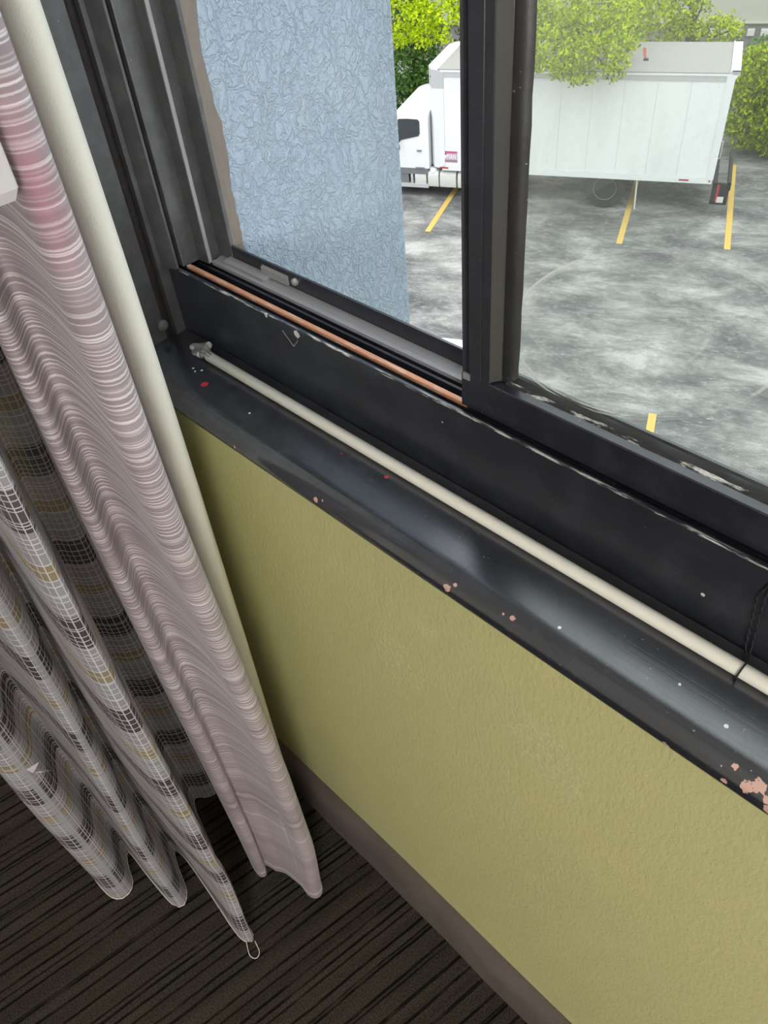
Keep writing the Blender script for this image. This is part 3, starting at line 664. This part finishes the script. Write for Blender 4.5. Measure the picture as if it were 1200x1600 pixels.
for a, b, m_ in ((-7.78, -7.72, 'alu'), (-7.66, -7.34, 'tank'), (-7.29, -6.99, 'tank'), (-6.95, -6.50, 'tank'), (-6.45, -6.0, 'tank'), (-5.95, -5.5, 'tank')):
    MB().px([(.06, .30), (.04, .36), (.04, .60), (.06, .67), (.10, .70), (.55, .70), (.58, .5), (.55, .29)], a, b).build('side_tank', M[m_], tr, 60)
MB().lathe([(.10, .60), (.12, .66), (.12, .74), (.09, .78)], (-7.15, .16, 0), 16).build('filler_cap', M['tw'], tr, 50)
# decal on the front of the box side
M['d_mag'] = plain('decal_magenta', (.50, .10, .20), .5); M['d_mauve'] = plain('decal_mauve', (.33, .17, .24), .5); M['d_navy'] = plain('decal_navy', (.10, .12, .28), .5); M['d_lilac'] = plain('decal_pale_lilac', (.55, .42, .50), .5); M['d_white'] = plain('decal_white', (.85, .85, .85), .5)
dx0, dx1, dz0, dz1 = -6.92, -6.44, 1.00, 1.28
def quad(x0, x1, z0, z1, y): return MB().box(x0, x1, y, y + .002, z0, z1)
dec = quad(dx0, dx1, dz0, dz1, -.006).build('decal', M['d_lilac'], tr)
quad(dx0, dx1, dz1 - .055, dz1, -.009).build('stripe', M['d_mag'], dec); quad(dx0, dx1, dz0, dz0 + .06, -.009).build('stripe', M['d_mauve'], dec)
MB().py([(dx0 + .04, 1.13), (dx0 + .12, 1.22), (dx0 + .20, 1.225), (dx0 + .17, 1.19), (dx0 + .12, 1.17), (dx0 + .08, 1.12)], -.011, -.008).build('swoosh', M['d_navy'], dec)
MB().py([(dx0 + .05, 1.10), (dx0 + .10, 1.16), (dx0 + .16, 1.19), (dx0 + .19, 1.15), (dx0 + .15, 1.09), (dx0 + .09, 1.075)], -.0105, -.008).build('swoosh_fill', M['d_white'], dec)
MB().py([(dx0 + .07, 1.085), (dx0 + .13, 1.105), (dx0 + .16, 1.10), (dx0 + .11, 1.075)], -.0115, -.008).build('swoosh', M['d_navy'], dec)
fc_ = bpy.data.curves.new('lettering', 'FONT'); fc_.body = 'MAN'; fc_.size = .17; fc_.extrude = .001
fo = bpy.data.objects.new('lettering', fc_); COL.objects.link(fo); fo.parent = dec; fo.location = (dx0 + .19, -.012, 1.085); fo.rotation_euler = (pi / 2, 0, 0); fo.scale = (.68, 1, 1)
fc_.materials.append(M['d_white'])
bpy.context.view_layer.update()
_me = bpy.data.meshes.new_from_object(fo.evaluated_get(bpy.context.evaluated_depsgraph_get()))
_f2 = bpy.data.objects.new('lettering_mesh', _me); COL.objects.link(_f2); _f2.parent = dec; _f2.matrix_basis = fo.matrix_basis.copy()
bpy.data.objects.remove(fo); _f2.name = 'lettering'

# ---------------- white van close to the building: only the end of its roof shows over the window track
vr = ypx(668, 524, 1.85); vr.y = ypx(697, 519, 1.85).y
van = empty('white_van', yard(vr.x + .66, vr.y, 0), YA); tag(van, 'white van parked close below the window, only its roof end showing', 'van')
def rr(w_, h0, h1, r, n_=5):
    pts = [(-w_, h0), (w_, h0)]
    for cx_, a0 in ((w_ - r, 0), (-w_ + r, pi / 2)):
        for k in range(n_ + 1):
            a = a0 + pi / 2 * k / n_; pts.append((cx_ + r * cos(a), h1 - r + r * sin(a)))
    return pts
vb = MB(); secs = [(-.02, .80, .35, 1.70), (-.10, .88, .30, 1.80), (-.35, .93, .30, 1.85), (-2.6, .93, .30, 1.85), (-3.1, .90, .30, 1.75), (-3.6, .88, .32, 1.15), (-4.3, .84, .34, 1.0), (-4.45, .7, .45, .85)]
vs = []; n = 14
for y_, w_, h0, h1 in secs: vs += [(x_, y_, z_) for x_, z_ in rr(w_ * .74, h0, h1, .28 if h1 > 1.2 else .15)]
fs = [(r * n + i, r * n + (i + 1) % n, (r + 1) * n + (i + 1) % n, (r + 1) * n + i) for r in range(len(secs) - 1) for i in range(n)] + [tuple(range(n - 1, -1, -1)), tuple((len(secs) - 1) * n + i for i in range(n))]
vb.add(vs, fs).build('body', M['tw'], van, 50)
MB().box(-.50, .50, -.012, .012, 1.08, 1.52).build('rear_window', M['glassdark'], van)
for sx in (-1, 1):
    MB().box(sx * .685 - .01, sx * .685 + .01, -2.4, -.4, 1.08, 1.5).build('side_window', M['glassdark'], van)
    for yy in (-.8, -3.6): MB().lathe([(.2, -.1), (.30, -.1), (.32, -.07), (.32, .07), (.30, .1), (.2, .1)], (sx * .60, yy, .32), 20, 'x').build('wheel', M['tyre'], van, 40)

# ---------------- trees, shrubs
def leafmat(name, a, b, c_):
    t = NT(name); rnd_ = t.n('NewGeometry').outputs['Random Per Island']
    col = t.ramp(rnd_, [(0, a), (.5, b), (1, c_)])
    d_ = t.pbr(col, .75, 0, .1); tr_ = t.n('BsdfTranslucent', {0: col}).outputs[0]
    return t.fin(t.n('MixShader', {0: .33, 1: d_, 2: tr_}).outputs[0])
M['lime'] = leafmat('lime_leaves', (.20, .32, .010), (.50, .62, .015), (.70, .80, .04))
M['leaf'] = leafmat('fresh_green_leaves', (.10, .18, .008), (.32, .42, .008), (.60, .66, .015))  # darkest leaf tone deepened to stand in for shade inside the crowns
M['dgreen'] = leafmat('dark_green_leaves', (.06, .14, .03), (.11, .21, .05), (.17, .28, .07))
M['bark'] = plain('grey_brown_bark', (.12, .09, .07), .9, var=.3, bump=.02, bs=20)
def leaves(blobs, dens, size, rnd):
    vs, fs = [], []
    for c, r in blobs:
        c = Vector(c); r = Vector(r)
        cnt = int(dens * (r.x * r.y * r.z) ** (2 / 3))
        for _ in range(cnt):
            v = Vector((rnd.gauss(0, 1), rnd.gauss(0, 1), rnd.gauss(0, 1))).normalized() * (rnd.random() ** .30)
            v = Vector((v.x * r.x, v.y * r.y, v.z * r.z))
            # small sprays of leaves
            o = c + v
            for _k in range(3):
                p = o + Vector((rnd.uniform(-1, 1), rnd.uniform(-1, 1), rnd.uniform(-1, 1))) * size * .9
                nrm = Vector((rnd.gauss(0, .7), rnd.gauss(0, .7) - .25, 1.0 * rnd.random() + .1)).normalized()
                a = nrm.orthogonal().normalized(); a.rotate(Matrix.Rotation(rnd.uniform(0, 6.28), 3, nrm)); b = nrm.cross(a)
                s_ = size * rnd.uniform(.65, 1.25); k0 = len(vs)
                vs += [p - a * s_ * .55, p + b * s_ * .30 + nrm * s_ * .08, p + a * s_ * .62, p - b * s_ * .30 + nrm * s_ * .08]
                fs.append((k0, k0 + 1, k0 + 2)); fs.append((k0, k0 + 2, k0 + 3))
    return vs, fs
def raw(name, vs, fs, mat, parent):
    me = bpy.data.meshes.new(name); me.from_pydata([tuple(v) for v in vs], [], fs); me.materials.append(mat)
    o = bpy.data.objects.new(name, me); COL.objects.link(o); o.parent = parent; o['kind'] = 'stuff'; return o
def tree(x, y, h, blobs, mat, label, cat='tree', dens=260, size=.13, trunk=.14, branches=(), seed=1, name='tree', group='trees and shrubs behind the truck'):
    root = empty(name, yard(x, y, 0), YA); tag(root, label, cat, group)
    rnd = random.Random(seed)
    bl = [((c[0] - x, c[1] - y, c[2]), r) for c, r in blobs]
    vs, fs = leaves(bl, dens, size, rnd)
    raw('foliage', vs, fs, mat, root)
    tb = MB().tube([(0, 0, -.05), (.05, .03, h * .4), (0, 0, h * .75), (.02, 0, h)], [trunk, trunk * .8, trunk * .6, trunk * .3], 10)
    tb.build('trunk', M['bark'], root, 60)
    for c, r in bl:
        e = Vector(c); s0 = Vector((0, 0, min(h * .85, max(.3, e.z * .75))))
        MB().tube([s0, s0.lerp(e, .5) + Vector((0, 0, .15)), e], [trunk * .4, trunk * .25, trunk * .1], 6).build('branch', M['bark'], root, 60)
    return root
def B(px, py, y, rx, ry, rz): return (tuple(at(px, py, y)), (rx, ry, rz))
# lime tree over the cab end of the truck
tree(-10.6, 4.2, 5.2, [B(628, 52, 2.6, .45, .5, .36), B(664, 56, 2.4, .42, .45, .32), B(692, 58, 2.4, .26, .3, .20), B(655, 28, 2.4, .6, .6, .45), B(695, 20, 2.4, .45, .5, .35), B(640, -30, 2.8, 1.0, .9, .8), B(720, -25, 2.8, .8, .7, .5), B(560, 0, 3, 1.1, 1, 1)], M['lime'],
     'lime green leafy tree beyond the truck cab', seed=3, dens=620, size=.10)
# tree whose boughs hang over the roof of the truck
tree(-4.2, 4.2, 5.2, [B(862, 78, -.5, .66, .5, .48), B(912, 88, -.6, .55, .5, .55), B(957, 86, -.5, .42, .4, .55), B(905, 45, .6, .9, .8, .55), B(965, 40, .8, .58, .6, .5), B(860, 20, 1.4, .9, .9, .6), B(940, 5, 1.8, 1.1, .9, .6), B(1000, 14, 3.4, .9, .6, .55), B(845, 94, -.6, .30, .3, .20), B(903, 118, -.7, .32, .25, .22), B(960, 112, -.7, .24, .2, .22), B(880, 106, -.6, .3, .3, .25), B(820, 40, 1.0, .8, .8, .6), B(985, 70, -.2, .2, .25, .35)], M['leaf'],
     'fresh green tree whose boughs hang over the truck roof', seed=5, dens=620, size=.10)
tree(-1.2, 4.6, 4.4, [B(1035, 40, 3.9, .7, .5, .5), B(1070, 45, 4.0, .6, .5, .35), B(1110, 48, 4.0, .6, .5, .30), B(1142, 48, 4.0, .42, .4, .25), B(1060, 14, 4.2, .5, .5, .26), B(1098, 8, 4.4, .28, .3, .2), B(1128, 30, 4.2, .32, .3, .18), B(1020, 0, 4.4, .7, .5, .4), B(1075, -12, 4.4, .5, .4, .22)], M['leaf'],
     'small fresh green tree rising behind the truck rear', seed=8, dens=560, size=.095)
# shrubs
tree(1.6, 4.8, 2.2, [((.55, 4.6, 1.9), (.60, .7, .75)), ((1.4, 4.6, 1.7), (.9, .7, .9)), ((.9, 4.4, .9), (.9, .7, .8)), ((2.3, 4.7, 1.4), (.8, .7, .9)), ((1.8, 4.2, .55), (1.0, .6, .55)), ((.8, 4.7, 2.35), (.4, .5, .3))], M['leaf'],
     'broad green shrub beside the rear of the truck', 'shrub', seed=11, dens=1000, size=.11, name='shrub')
for i, (xx, lb, sd) in enumerate([(-14.2, 'dark green shrub furthest along behind the cab', 21), (-11.9, 'dark green shrub just behind the truck cab', 22), (-9.6, 'tall dark green shrub behind the cab and the box front', 23), (-7.3, 'dark green shrub standing behind the box of the truck', 24), (1.0, 'dark green shrub behind the broad green shrub', 25), (3.4, 'dark green shrub at the open end of the row', 26)]):
    tree(xx, 6.3, 3.2 if xx < 0 else 1.6, [((xx, 6.3, 1.5), (1.05, .9, 1.0)), ((xx - .4, 6.1, .8), (.65, .8, .8)), ((xx + .4, 6.2, .9), (.65, .8, .9)), ((xx + .1, 6.4, 2.5), (.95, .8, .9)), ((xx - .3, 6.4, 3.4), (.9, .8, .8)), ((xx + .4, 6.5, 4.0), (.7, .7, .6))][:6 if xx < 0 else 3], M['dgreen'], lb, 'shrub', seed=sd, dens=420, size=.14, name='shrub')

# ---------------- far building
M['beige'] = plain('beige_wall_render', (.50, .47, .40), .85, var=.06)
M['band'] = plain('grey_brown_wall_band', (.25, .235, .215), .85, var=.08)
M['vent'] = plain('pale_vent_cover', (.62, .60, .55), .6)
fb = empty('far_building', yard(1.5, 14, 0), YA); tag(fb, 'beige building with a grey brown lower band behind the trees', 'building')
MB().box(-18, 9, .1, 6, 1.03, 5).build('upper_wall', M['beige'], fb)
MB().box(-18, 9, .16, 6, 0, 1.0).build('lower_wall', M['band'], fb)
MB().box(-18, 9, .04, .5, 1.0, 1.05).build('ledge', M['beige'], fb)
for k in range(8):
    xx = -.93 + .46 * (k - 4); MB().px([(.16, .60), (.02, .62), (.02, .80), (.16, .84)], xx + .0, xx + .25).build('vent_cover', M['vent'], fb)
